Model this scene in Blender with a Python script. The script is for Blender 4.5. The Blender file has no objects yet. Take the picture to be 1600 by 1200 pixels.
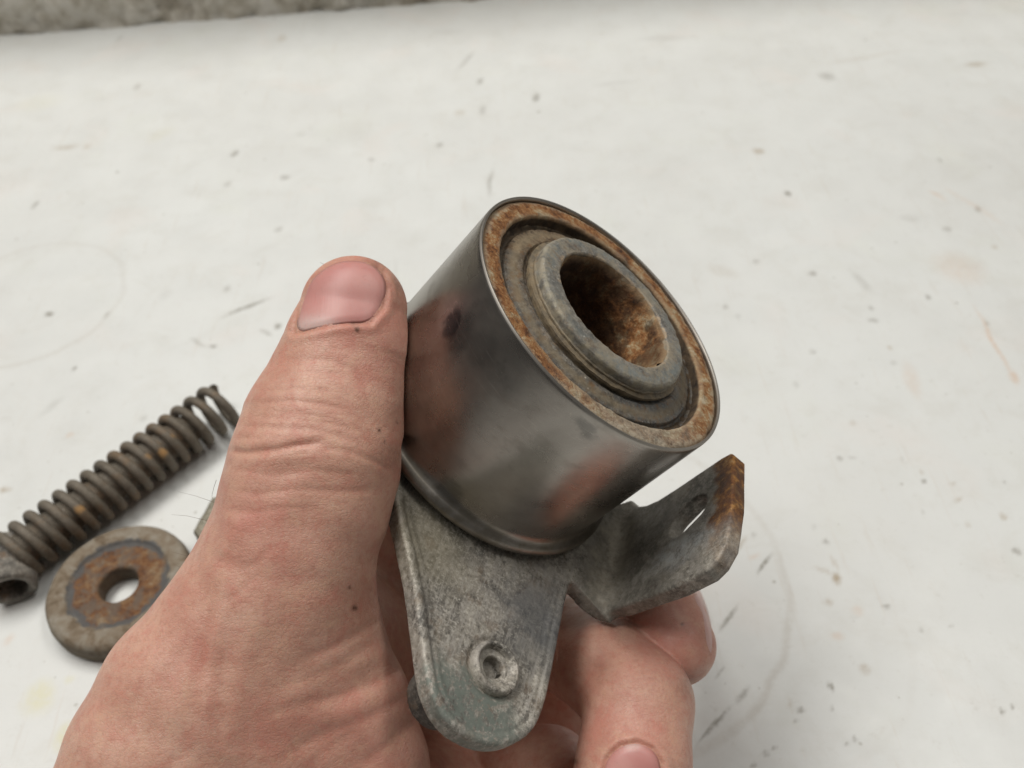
import bpy, math, random
import numpy as np
from mathutils import Matrix, Vector, noise as mnoise

# ------------------------------------------------------------------ camera, world, lights, exposure
S = 0.01                       # all modelling below is in centimetres
FPX = 1350.0                   # focal length in pixels of the 1600 px wide photograph
PITCH = math.radians(47.0); ROLL = math.radians(-3.5); CAMH = 21.0
sc = bpy.context.scene
_F = np.array([0, math.cos(PITCH), -math.sin(PITCH)]); _R = np.array([1.0, 0, 0]); _U = np.cross(_R, _F)
CR = math.cos(ROLL)*_R + math.sin(ROLL)*_U; CU = -math.sin(ROLL)*_R + math.cos(ROLL)*_U; CF = _F
CPOS = np.array([0, 0, CAMH])
CM = np.stack([CR, CU, -CF], 1)                       # eye axes -> world
cam_d = bpy.data.cameras.new('camera'); cam = bpy.data.objects.new('camera', cam_d); sc.collection.objects.link(cam)
cam.matrix_world = Matrix([[*CM[i], CPOS[i]*S] for i in range(3)] + [[0, 0, 0, 1]])
cam_d.sensor_width = 36; cam_d.lens = 36*FPX/1600; cam_d.clip_start = 0.01; cam_d.clip_end = 50
cam_d.dof.use_dof = True; cam_d.dof.focus_distance = 0.138; cam_d.dof.aperture_fstop = 25
sc.camera = cam

world = bpy.data.worlds.new('World'); sc.world = world; world.use_nodes = True
bg = world.node_tree.nodes['Background']
bg.inputs[0].default_value = (1.0, 0.97, 0.92, 1); bg.inputs[1].default_value = 0.09

def area(name, loc, target, sx, sy, power, col):
    l = bpy.data.lights.new(name, 'AREA'); l.shape = 'RECTANGLE'; l.size = sx; l.size_y = sy; l.energy = power; l.color = col
    o = bpy.data.objects.new(name, l); sc.collection.objects.link(o); o.location = loc
    o.rotation_euler = (Vector(target)-Vector(loc)).to_track_quat('-Z', 'Y').to_euler()
    return o
area('overhead_or_added_fill_light', (-0.45, 0.52, 1.5), (0, 0.25, 0), 1.3, 0.5, 23, (1.0, 0.975, 0.93))
area('overhead_or_added_fill_light', (0.8, 0.45, 1.6), (0, 0.2, 0), 1.2, 0.3, 8.0, (1.0, 0.97, 0.92))  # added fill light from the right, placed to brighten the fingers
sc.view_settings.view_transform = 'Standard'; sc.view_settings.look = 'None'; sc.view_settings.gamma = 1; sc.view_settings.exposure = 0.03

# ------------------------------------------------------------------ helpers
def eye(px, py, d):            # point seen at (px,py) at distance d along the view axis, in eye axes
    return np.array([(px-800)/FPX*d, -(py-600)/FPX*d, -d])
def to_world(P): return P @ CM.T + CPOS
def on_bench(px, py, z=0.0):   # bench point
    r = CM @ np.array([(px-800)/FPX, -(py-600)/FPX, -1.0]); return CPOS + r*((z-CAMH)/r[2])

def tag(o, label=None, cat=None, group=None, kind=None):
    if label: o['label'] = label
    if cat: o['category'] = cat
    if group: o['group'] = group
    if kind: o['kind'] = kind
    return o
def link(name, me, mat, parent=None, smooth=True, sharp=None):
    o = bpy.data.objects.new(name, me); sc.collection.objects.link(o)
    if mat: me.materials.append(mat)
    if smooth: me.polygons.foreach_set('use_smooth', [True]*len(me.polygons))
    if sharp: me.set_sharp_from_angle(angle=math.radians(sharp))
    if parent: o.parent = parent
    return o
def mesh_from(V, Fq):
    me = bpy.data.meshes.new('m'); V = np.asarray(V, np.float64)*S
    if not isinstance(Fq, np.ndarray):
        if len(set(len(f) for f in Fq)) > 1: me.from_pydata(V.tolist(), [], Fq); me.update(); return me
        Fq = np.array(Fq, np.int32)
    k = Fq.shape[1]; me.vertices.add(len(V)); me.vertices.foreach_set('co', V.astype(np.float32).ravel())
    me.loops.add(Fq.size); me.loops.foreach_set('vertex_index', Fq.astype(np.int32).ravel())
    me.polygons.add(len(Fq)); me.polygons.foreach_set('loop_start', np.arange(0, Fq.size, k, dtype=np.int32)); me.update(calc_edges=True); return me
def empty(name, M4):
    o = bpy.data.objects.new(name, None); sc.collection.objects.link(o); o.empty_display_size = 0.01; o.matrix_world = M4; return o

def dens(pts, step, closed=False):
    out = []; n = len(pts)
    for i in range(n if closed else n-1):
        a = np.array(pts[i], float); b = np.array(pts[(i+1) % n], float); k = max(1, int(np.ceil(np.linalg.norm(b-a)/step)))
        for j in range(k): out.append(a+(b-a)*j/k)
    if not closed: out.append(np.array(pts[-1], float))
    return np.array(out)
def smooth_poly(pts, it=1):
    p = np.array(pts, float)
    for _ in range(it):
        q = np.empty((len(p)*2, p.shape[1])); nx = np.roll(p, -1, 0); q[0::2] = p*.75+nx*.25; q[1::2] = p*.25+nx*.75; p = q
    return p
def lathe(prof, seg=160, step=0.06, amp=0.0, nscale=3.0, closed=False, seed=0, rfun=None, crisp=True):
    p = dens(prof, step, closed); n = len(p); V = []
    for (r, z) in p:
        for k in range(seg):
            a = 2*math.pi*k/seg; rr = r; zz = z
            if rfun: rr, zz = rfun(r, z, a)
            x, y = rr*math.cos(a), rr*math.sin(a)
            if amp:
                q = Vector((x*nscale+seed*7.1, y*nscale, zz*nscale)); nv = mnoise.noise_vector(q)+0.5*mnoise.noise_vector(q*2.3)+0.3*mnoise.noise_vector(q*5.1)
                x += nv.x*amp; y += nv.y*amp; zz += nv.z*amp
            V.append((x, y, zz))
    Fq = []; m = n if closed else n-1
    for i in range(m):
        j = (i+1) % n
        for k in range(seg):
            k2 = (k+1) % seg; Fq.append((i*seg+k, i*seg+k2, j*seg+k2, j*seg+k))
    return mesh_from(V, Fq)

# distance field meshing
def sdf_poly(X, Y, poly):
    poly = np.array(poly, float); d = np.full(X.shape, 1e9, np.float32); s = np.ones(X.shape, np.float32); N = len(poly)
    for i in range(N):
        a = poly[i]; b = poly[i-1]; ex, ey = b-a; wx = X-a[0]; wy = Y-a[1]
        t = np.clip((wx*ex+wy*ey)/(ex*ex+ey*ey+1e-12), 0, 1); bx = wx-ex*t; by = wy-ey*t
        d = np.minimum(d, bx*bx+by*by)
        c1 = Y >= a[1]; c2 = Y < b[1]; c3 = ex*wy > ey*wx
        f = (c1 & c2 & c3) | (~c1 & ~c2 & ~c3); s = np.where(f, -s, s)
    return s*np.sqrt(d)
def smin(a, b, k):
    h = np.clip(0.5+0.5*(b-a)/k, 0, 1); return b*(1-h)+a*h-k*h*(1-h)
def smax(a, b, k): return -smin(-a, -b, k)
def cone(X, Y, Z, a, b, ra, rb, sz=1.0):
    ax, ay, az = a; ex, ey, ez = b[0]-ax, b[1]-ay, b[2]-az
    wx, wy, wz = X-ax, Y-ay, Z-az
    t = np.clip((wx*ex+wy*ey+wz*ez)/(ex*ex+ey*ey+ez*ez+1e-9), 0, 1)
    dx, dy, dz = wx-ex*t, wy-ey*t, (wz-ez*t)/sz
    return (np.sqrt(dx*dx+dy*dy+dz*dz)-(ra+(rb-ra)*t))*(1.0 if sz >= 1 else (sz+1)/2)
def surface_nets(fn, lo, hi, h, project=2):
    lo = np.array(lo, float); n = (np.ceil((np.array(hi)-lo)/h)).astype(int)+1
    xs = [np.arange(n[i], dtype=np.float32)*h+lo[i] for i in range(3)]
    Fv = np.empty(n, np.float32); ch = 24
    for i in range(0, n[0], ch):
        X, Y, Z = np.meshgrid(xs[0][i:i+ch], xs[1], xs[2], indexing='ij'); Fv[i:i+ch] = fn(X, Y, Z)
    ins = Fv < 0; c = n-1
    cnt = np.zeros(c, np.int8)
    for dx in (0, 1):
        for dy in (0, 1):
            for dz in (0, 1): cnt += ins[dx:dx+c[0], dy:dy+c[1], dz:dz+c[2]]
    act = (cnt > 0) & (cnt < 8); I = np.argwhere(act); idx = np.full(c, -1, np.int32); idx[act] = np.arange(len(I))
    acc = np.zeros((len(I), 3)); num = np.zeros(len(I))
    for ax in range(3):
        o1, o2 = [a for a in range(3) if a != ax]
        for u in (0, 1):
            for v in (0, 1):
                A = I.copy(); A[:, o1] += u; A[:, o2] += v; B = A.copy(); B[:, ax] += 1
                fa = Fv[tuple(A.T)]; fb = Fv[tuple(B.T)]; m = (fa < 0) != (fb < 0)
                t = np.where(m, fa/np.where(m, fa-fb, 1), 0); P = A.astype(float); P[:, ax] += t
                acc[m] += P[m]; num[m] += 1
    V = acc/num[:, None]*h+lo
    Fc = []
    for ax in range(3):
        o1, o2 = (ax+1) % 3, (ax+2) % 3
        sa = [slice(0, None)]*3; sb = [slice(0, None)]*3; sa[ax] = slice(0, -1); sb[ax] = slice(1, None)
        a = ins[tuple(sa)]; b = ins[tuple(sb)]; E_ = np.argwhere(a != b)
        ok = (E_[:, o1] > 0) & (E_[:, o2] > 0) & (E_[:, o1] < c[o1]) & (E_[:, o2] < c[o2]); E_ = E_[ok]
        fl = a[tuple(E_.T)]; q = []
        for (u, v) in ((0, 0), (-1, 0), (-1, -1), (0, -1)):
            e = E_.copy(); e[:, o1] += u; e[:, o2] += v; q.append(idx[tuple(e.T)])
        q = np.stack(q, 1); q[~fl] = q[~fl][:, ::-1]; Fc.append(q)
    Fc = np.concatenate(Fc); Fc = Fc[(Fc >= 0).all(1)]
    for _ in range(project): V, G = newton(fn, V)
    return V, Fc
def newton(fn, V, e=0.01):
    x, y, z = V.T; f0 = fn(x, y, z)
    g = np.stack([fn(x+e, y, z)-fn(x-e, y, z), fn(x, y+e, z)-fn(x, y-e, z), fn(x, y, z+e)-fn(x, y, z-e)], 1)/(2*e)
    gl = np.maximum((g*g).sum(1), .09); st = np.clip(f0/gl, -.05, .05)
    return V-g*st[:, None], g/np.maximum(np.linalg.norm(g, axis=1), 1e-6)[:, None]
def subdivide(V, Q):
    E_ = np.stack([Q, np.roll(Q, -1, 1)], 2).reshape(-1, 2); Es = np.sort(E_, 1)
    key = Es[:, 0].astype(np.int64)*len(V)+Es[:, 1]; uk, inv = np.unique(key, return_inverse=True)
    ea = uk//len(V); eb = uk % len(V); nv = len(V); mid = (V[ea]+V[eb])/2; fc = V[Q].mean(1)
    V2 = np.concatenate([V, mid, fc]); em = inv.reshape(-1, 4)+nv; fi = np.arange(len(Q))+nv+len(uk)
    out = [np.stack([Q[:, k], em[:, k], fi, em[:, k-1]], 1) for k in range(4)]
    return V2, np.concatenate(out)

# ------------------------------------------------------------------ node material helper
class NM:
    def __init__(s, name):
        s.m = bpy.data.materials.new(name); s.m.use_nodes = True; s.t = s.m.node_tree; s.b = s.t.nodes['Principled BSDF']
        tc = s.t.nodes.new('ShaderNodeTexCoord'); mp = s.t.nodes.new('ShaderNodeMapping'); mp.inputs['Scale'].default_value = (100,)*3
        s.t.links.new(tc.outputs['Object'], mp.inputs['Vector']); s.v = mp.outputs[0]
    def put(s, sock, val):
        if hasattr(val, 'links') or isinstance(val, bpy.types.NodeSocket): s.t.links.new(val, sock)
        elif isinstance(val, (tuple, list)) and len(val) == 3 and sock.type == 'RGBA': sock.default_value = (*val, 1)
        else: sock.default_value = val
    def n(s, typ, **kw):
        return s.t.nodes.new(typ)
    def noise(s, scale, detail=4, rough=.6, dist=0, vec=None, col=False):
        n = s.n('ShaderNodeTexNoise'); s.put(n.inputs['Vector'], vec or s.v); n.inputs['Scale'].default_value = scale
        n.inputs['Detail'].default_value = detail; n.inputs['Roughness'].default_value = rough; n.inputs['Distortion'].default_value = dist
        return n.outputs['Color' if col else 'Fac']
    def vor(s, scale, feature='F1', vec=None, rand=1.0):
        n = s.n('ShaderNodeTexVoronoi'); n.feature = feature; s.put(n.inputs['Vector'], vec or s.v); n.inputs['Scale'].default_value = scale
        n.inputs['Randomness'].default_value = rand; return n.outputs['Distance']
    def vorcol(s, scale, vec=None):
        n = s.n('ShaderNodeTexVoronoi'); s.put(n.inputs['Vector'], vec or s.v); n.inputs['Scale'].default_value = scale; return n.outputs['Color'], n.outputs['Distance']
    def ramp(s, fac, stops):
        n = s.n('ShaderNodeValToRGB'); s.put(n.inputs[0], fac); cr = n.color_ramp
        while len(cr.elements) < len(stops): cr.elements.new(0.5)
        for e, (p, c) in zip(cr.elements, stops): e.position = p; e.color = (*c, 1) if isinstance(c, tuple) else (c, c, c, 1)
        return n.outputs[0]
    def mix(s, fac, a, b, blend='MIX'):
        n = s.n('ShaderNodeMix'); n.data_type = 'RGBA'; n.blend_type = blend; n.clamp_factor = True
        s.put(n.inputs[0], fac); s.put(n.inputs[6], a); s.put(n.inputs[7], b); return n.outputs[2]
    def math(s, op, a, b=0.0, c=0.0):
        n = s.n('ShaderNodeMath'); n.operation = op; s.put(n.inputs[0], a); s.put(n.inputs[1], b); s.put(n.inputs[2], c); return n.outputs[0]
    def mr(s, v, a, b, c=0.0, d=1.0, smooth=True):
        n = s.n('ShaderNodeMapRange'); n.interpolation_type = 'SMOOTHSTEP' if smooth else 'LINEAR'
        s.put(n.inputs[0], v)
        for i, q in enumerate((a, b, c, d)): n.inputs[i+1].default_value = q
        return n.outputs[0]
    def mapv(s, loc=(0, 0, 0), rot=(0, 0, 0), scl=(1, 1, 1), vec=None, typ='POINT'):
        n = s.n('ShaderNodeMapping'); n.vector_type = typ; s.put(n.inputs[0], vec or s.v); n.inputs[1].default_value = loc; n.inputs[2].default_value = rot; n.inputs[3].default_value = scl; return n.outputs[0]
    def length(s, vec):
        n = s.n('ShaderNodeVectorMath'); n.operation = 'LENGTH'; s.put(n.inputs[0], vec); return n.outputs['Value']
    def blob(s, c, r, soft=.5, rot=0.0, scl=(1, 1, 1), warp=0.0, wscale=2.0):      # soft spot at c (cm) with radii r*scl
        v = s.v
        if warp:
            nz = s.noise(wscale, 3, .6, col=True); a = s.n('ShaderNodeVectorMath'); a.operation = 'SUBTRACT'; s.put(a.inputs[0], nz); a.inputs[1].default_value = (.5,)*3
            b = s.n('ShaderNodeVectorMath'); b.operation = 'SCALE'; s.put(b.inputs[0], a.outputs[0]); b.inputs['Scale'].default_value = warp
            d = s.n('ShaderNodeVectorMath'); d.operation = 'ADD'; s.put(d.inputs[0], s.v); s.put(d.inputs[1], b.outputs[0]); v = d.outputs[0]
        q = s.mapv(c, (0, 0, rot), tuple(r*k for k in scl), vec=v, typ='TEXTURE')
        return s.mr(s.length(q), 1.0-soft, 1.0+soft*.3, 1.0, 0.0)
    def sep(s, vec=None):
        n = s.n('ShaderNodeSeparateXYZ'); s.put(n.inputs[0], vec or s.v); return n.outputs
    def radius(s):
        x, y, z = s.sep(); return s.math('SQRT', s.math('ADD', s.math('MULTIPLY', x, x), s.math('MULTIPLY', y, y))), z
    def attr(s, name):
        n = s.n('ShaderNodeAttribute'); n.attribute_name = name; return n.outputs['Fac']
    def bump(s, h, strength=.5, dist=.02, prev=None):
        n = s.n('ShaderNodeBump'); s.put(n.inputs['Height'], h); n.inputs['Strength'].default_value = strength; n.inputs['Distance'].default_value = dist*S
        if prev: s.put(n.inputs['Normal'], prev)
        return n.outputs[0]
    def out(s, col=None, rough=None, metal=None, normal=None, **kw):
        if col is not None: s.put(s.b.inputs['Base Color'], col)
        if rough is not None: s.put(s.b.inputs['Roughness'], rough)
        if metal is not None: s.put(s.b.inputs['Metallic'], metal)
        if normal is not None: s.put(s.b.inputs['Normal'], normal)
        for k, v in kw.items(): s.put(s.b.inputs[k.replace('_', ' ')], v)
        return s.m

# ------------------------------------------------------------------ setting: bench top and block wall
MARKS = [  # photo px, length px, width px, angle deg (photo, clockwise from right), strength, tint
 (837,153,16,16,0,.55,0),(1185,237,22,12,15,.5,1),(1232,303,14,12,0,.6,0),(1268,427,16,11,10,.5,0),(1293,120,26,18,40,.35,0),(1524,100,44,9,-5,.4,1),
 (1449,465,12,12,0,.45,0),(1480,357,18,10,15,.35,0),(1529,327,12,12,0,.4,0),(1540,505,10,10,0,.35,0),(1391,543,9,9,0,.4,1),(1363,501,22,10,0,.35,0),
 (1362,482,12,9,0,.35,0),(1135,478,12,10,0,.3,0),(1182,408,14,10,0,.3,0),(1272,548,14,10,0,.3,0),(1152,495,10,10,0,.25,0),(1395,568,12,10,0,.25,0),
 (76,492,15,11,-40,.7,0),(367,240,14,14,0,.5,0),(55,320,11,14,0,.45,0),(357,288,13,11,0,.3,0),(446,278,22,10,0,.4,0),(433,510,14,13,0,.6,0),
 (435,360,14,11,0,.3,0),(357,450,14,14,0,.3,0),(168,493,10,12,0,.3,0),(115,576,10,10,0,.5,0),(102,230,52,9,-4,.35,1),(385,480,96,8,-22,.55,0),
 (332,541,16,9,20,.5,0),(310,535,30,7,30,.3,0),(415,520,30,7,20,.35,0),(134,230,18,9,-8,.3,1),(214,135,12,12,0,.4,0),(750,127,13,12,0,.45,0),
 (688,227,14,10,0,.4,0),(755,172,14,18,0,.3,0),(719,176,24,11,5,.3,1),(440,60,16,14,0,.3,1),(187,60,10,10,0,.3,0),(580,250,16,9,0,.3,0),(766,285,9,50,0,.4,0),
 (727,95,8,40,10,.3,0),(1147,868,56,9,-58,.6,0),(1160,850,34,8,-62,.4,1),(1194,882,50,9,-58,.65,0),(1138,964,62,9,-52,.65,0),(1180,868,24,10,-20,.3,2),
 (1118,1135,90,9,-48,.7,0),(1160,1085,40,12,-55,.5,0),(1123,1050,30,8,-50,.4,0),(1308,905,16,24,-20,.7,1),(1286,893,46,8,20,.3,1),(1303,882,8,40,-15,.3,1),
 (1296,939,22,14,10,.4,1),(1340,956,24,20,0,.25,2),(1308,996,24,16,0,.3,2),(1355,1047,24,22,0,.4,1),(1297,1071,22,11,55,.85,0),(1254,1111,16,9,10,.7,0),
 (1244,1127,9,9,0,.7,0),(1235,1100,8,30,0,.35,1),(1200,1178,11,11,0,.85,0),(1212,1171,9,9,0,.85,0),(1181,1196,12,10,0,.9,0),(1320,1160,10,10,0,.5,0),
 (1333,1154,8,16,-30,.5,0),(1302,1107,10,9,0,.4,0),(1590,860,22,11,28,.85,0),(1442,751,11,10,0,.6,0),(1312,718,14,9,0,.5,0),(1333,717,20,7,0,.3,0),
 (1290,846,11,9,0,.6,0),(1387,947,16,7,0,.6,0),(1443,987,9,8,0,.5,0),(1487,977,8,8,0,.4,0),(1564,1113,9,14,-15,.7,0),(1581,1105,9,9,0,.6,0),
 (1565,806,13,13,0,.5,1),(1495,780,22,9,-20,.4,1),(1513,822,10,10,0,.35,1),(1570,753,8,8,0,.4,0),(1274,825,10,10,0,.25,0),(1175,835,10,10,0,.3,0),
 (1410,717,9,9,0,.3,0),(1440,737,9,8,0,.35,1),(1442,800,9,8,0,.3,0),(1491,755,12,7,0,.3,1),(1380,1143,26,8,-60,.1,1),(1555,540,150,7,62,.5,2),
 (1585,590,30,14,60,.5,2),(1465,305,10,26,-20,.3,2),(1520,320,10,90,-25,.18,2),(1500,420,90,60,40,.22,2),(1425,595,30,70,0,.22,2),(1130,425,60,24,20,.16,1),
 (60,1090,70,60,-20,.55,3),(105,1152,60,50,-30,.75,3),(110,1063,20,14,0,.4,3),(8,765,30,9,-5,.5,1),(110,680,16,12,0,.35,2),(80,635,60,12,-35,.16,0),
 (222,655,14,14,0,.2,0),(15,1000,20,20,0,.3,2),(1040,60,120,10,-3,.12,0),(1350,90,150,9,-10,.14,1),(960,130,80,7,-6,.12,0),(620,430,70,9,80,.1,0),
 (1470,250,10,10,0,.3,0),(1420,340,40,14,10,.14,0),(1345,440,50,14,50,.2,0),(1555,385,16,10,0,.3,1),(1245,600,14,14,0,.2,0),(1330,660,16,12,0,.25,1),
 (700,50,60,10,0,.12,0),(250,210,60,18,-30,.14,3),(60,160,90,30,-10,.14,3),(260,460,24,24,0,.1,0),(470,210,20,9,0,.15,0)]
RINGS = [(930,905,298,.5),(45,470,141,.3),(1230,1010,190,.10)]
def px_dir(px, py, ang, half):
    a = math.radians(ang); p = on_bench(px-math.cos(a)*half, py-math.sin(a)*half); q = on_bench(px+math.cos(a)*half, py+math.sin(a)*half); return p, q
def mat_bench():
    m = NM('worn_white_paint')
    base = m.ramp(m.noise(.12, 5, .6), [(.25, (.64, .645, .625)), (.5, (.68, .69, .672)), (.75, (.70, .715, .70))])
    base = m.mix(m.mr(m.noise(.28, 3, .5, .4), .56, .72, 0, .30), base, (.71, .66, .62))
    base = m.mix(m.mr(m.noise(.20, 4, .6, .3, vec=m.mapv((9, 3, 0))), .55, .72, 0, .3), base, (.66, .68, .62))
    base = m.mix(m.mr(m.noise(9, 4, .75), .5, .8, 0, .16), base, (.55, .54, .50)); base = m.mix(m.mr(m.noise(.55, 6, .75, .5), .48, .66, 0, .16), base, (.52, .50, .44)); base = m.mix(m.mr(m.noise(2.3, 5, .8), .58, .68, 0, .22), base, (.45, .43, .38))
    # scuffs
    sv = m.mapv((0, 0, 0), (0, 0, .5), (1.6, .12, 1)); base = m.mix(m.mr(m.noise(2.2, 5, .7, vec=sv), .60, .68, 0, .32), base, (.58, .55, .50))
    sv = m.mapv((0, 0, 0), (0, 0, -.9), (2.6, .10, 1)); base = m.mix(m.mr(m.noise(2.2, 5, .7, vec=sv), .61, .69, 0, .34), base, (.60, .55, .49))
    # random pits
    hgt = None
    for sc_, th, k, off in ((.42, .05, .7, 0), (1.1, .08, .5, 5), (2.4, .09, .45, 11)):
        vv = m.mapv((off, off*.7, 0)); c, d = m.vorcol(sc_, vec=vv); r = m.sep(c)[0]
        d2 = m.math('ADD', d, m.math('MULTIPLY', m.math('SUBTRACT', m.noise(7, 2), .5), .05))
        f = m.math('MULTIPLY', m.mr(d2, th*.5, th, 1, 0), m.mr(r, .45, .95, 0, k)); base = m.mix(f, base, (.30, .28, .23))
        hgt = f if hgt is None else m.math('ADD', hgt, f)
    tints = [(.26, .245, .21), (.40, .33, .24), (.62, .47, .36), (.66, .64, .46), (.50, .47, .42)]
    gr = m.mr(m.noise(5, 4, .7), .25, .6, .35, 1)
    for ti in range(5): base = m.mix(m.math('MULTIPLY', m.attr('stain_%d' % ti), gr), base, tints[ti])
    v = m.bump(m.noise(1.1, 4, .6), .35, .03); v = m.bump(m.noise(14, 3, .6), .25, .01, v); v = m.bump(hgt, -.5, .02, v)
    return m.out(base, m.mr(m.noise(.6, 4), .3, .7, .32, .55), 0, v)
M_bench = mat_bench()
# bench top: one sheet with gentle waviness and a real thickness, finely divided where its marks can be seen
gx = np.concatenate([np.arange(-90, -27, 2.5), np.arange(-27, 30, .075), np.arange(30, 90.1, 2.5)])
gy = np.concatenate([np.arange(-45, 1.5, 1.5), np.arange(1.5, 36, .075), np.arange(36, 62.1, .2)])
nx, ny = len(gx), len(gy); GX, GY = np.meshgrid(gx, gy)
WX = GX+.04*np.sin(GY*3.1+2*np.sin(GX*2))+.012*np.sin(GY*23+GX*11); WY = GY+.04*np.sin(GX*2.8+2*np.sin(GY*2.1))+.012*np.sin(GX*21-GY*13)
ST = [np.zeros(GX.shape, np.float32) for _ in range(5)]
def sst(x): x = np.clip(x, 0, 1); return x*x*(3-2*x)
for (px, py, Lm, Wm, ang, st, ti) in MARKS:
    p, q = px_dir(px, py, ang, Lm/2); c = (p+q)/2; ln = np.linalg.norm(q-p)/2; p2, q2 = px_dir(px, py, ang+90, Wm/2); wd = np.linalg.norm(q2-p2)/2
    rot = math.atan2(q[1]-p[1], q[0]-p[0]); R_ = max(ln, wd)*1.4+.2
    i0, i1 = np.searchsorted(gx, (c[0]-R_, c[0]+R_)); j0, j1 = np.searchsorted(gy, (c[1]-R_, c[1]+R_))
    dx = WX[j0:j1, i0:i1]-c[0]; dy = WY[j0:j1, i0:i1]-c[1]
    u_ = (dx*math.cos(rot)+dy*math.sin(rot))/ln; v_ = (-dx*math.sin(rot)+dy*math.cos(rot))/wd
    ST[ti][j0:j1, i0:i1] = np.maximum(ST[ti][j0:j1, i0:i1], min(1, st*1.4)*sst((1.15-np.hypot(u_, v_))/.9))
for (px, py, R_, st) in RINGS:
    c = on_bench(px, py); r = np.linalg.norm(on_bench(px+R_, py)-c); d = np.abs(np.hypot(WX-c[0], WY-c[1])-r)
    ST[4] = np.maximum(ST[4], st*sst((.16-d)/.13)*(.55+.45*sst(.5+.8*np.sin(GX*.5+1)*np.cos(GY*.4))))
V = np.stack([GX, GY, .02*np.sin(GX*.31+1.2*np.sin(GY*.17))*np.sin(GY*.27)], -1).reshape(-1, 3)
ii = (np.arange(ny-1)[:, None]*nx+np.arange(nx-1)[None]).ravel(); Fq = np.stack([ii, ii+1, ii+nx+1, ii+nx], 1)
# underside and edges
n0 = len(V); V = np.concatenate([V, V-np.array([0, 0, 3.0])]); Fb = Fq[:, ::-1]+n0
rim = list(range(0, nx-1))+[j*nx+nx-1 for j in range(ny-1)]+[(ny-1)*nx+i for i in range(nx-1, 0, -1)]+[j*nx for j in range(ny-1, 0, -1)]
Fs = np.array([(a, a+n0, b+n0, b) for a, b in zip(rim, rim[1:]+rim[:1])]); Fq = np.concatenate([Fq, Fs, [[n0, n0+(ny-1)*nx, n0+ny*nx-1, n0+nx-1]]])
bench_me = mesh_from(V, Fq)
for k_, a_ in enumerate(ST):
    at = bench_me.attributes.new('stain_%d' % k_, 'FLOAT', 'POINT'); at.data.foreach_set('value', np.concatenate([a_.ravel(), np.zeros(n0, np.float32)]))
bench = tag(link('workbench_top', bench_me, M_bench, smooth=False), 'worn white painted workbench surface with pits, scratches and stains', kind='structure')

def mat_concrete():
    m = NM('rough_concrete')
    c = m.ramp(m.noise(.9, 7, .7), [(.25, (.20, .17, .12)), (.42, (.60, .55, .46)), (.56, (.80, .76, .68)), (.8, (.74, .71, .66))])
    c = m.mix(m.mr(m.vor(3.2), .0, .35, .5, 0), c, (.72, .70, .66)); c = m.mix(m.mr(m.noise(.5, 3), .55, .7, 0, .5), c, (.25, .20, .14))
    v = m.bump(m.noise(2.2, 6, .7), .9, .25); return m.out(c, .9, 0, v)
pL = on_bench(0, 56); pR = on_bench(738, 0); dv = (pR-pL)[:2]; dv /= np.linalg.norm(dv); nv_ = np.array([-dv[1], dv[0]])
c0 = pL[:2]-dv*35; nx, nz = 420, 60; V = []
for j in range(nz+12):
    for i in range(nx):
        s_ = i*.3; back = 0 if j < nz else (j-nz+1)*.4; z = min(j, nz-1)*.25-.05
        p = c0+dv*s_+nv_*back
        k = .35*mnoise.fractal(Vector((s_*.35, z*.35+back, 0)), .6, 2.2, 4)+.12*mnoise.noise(Vector((s_*1.7, z*1.7, back)))
        V.append((p[0]-nv_[0]*k, p[1]-nv_[1]*k, z+(.2*mnoise.noise(Vector((s_, back*2, 9))) if j >= nz else 0)))
Fq = [(j*nx+i, j*nx+i+1, (j+1)*nx+i+1, (j+1)*nx+i) for j in range(nz+11) for i in range(nx-1)]
wall = tag(link('concrete_wall', mesh_from(V, Fq), mat_concrete()), 'rough grey brown concrete wall along the far edge of the white bench', 'wall')

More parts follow.
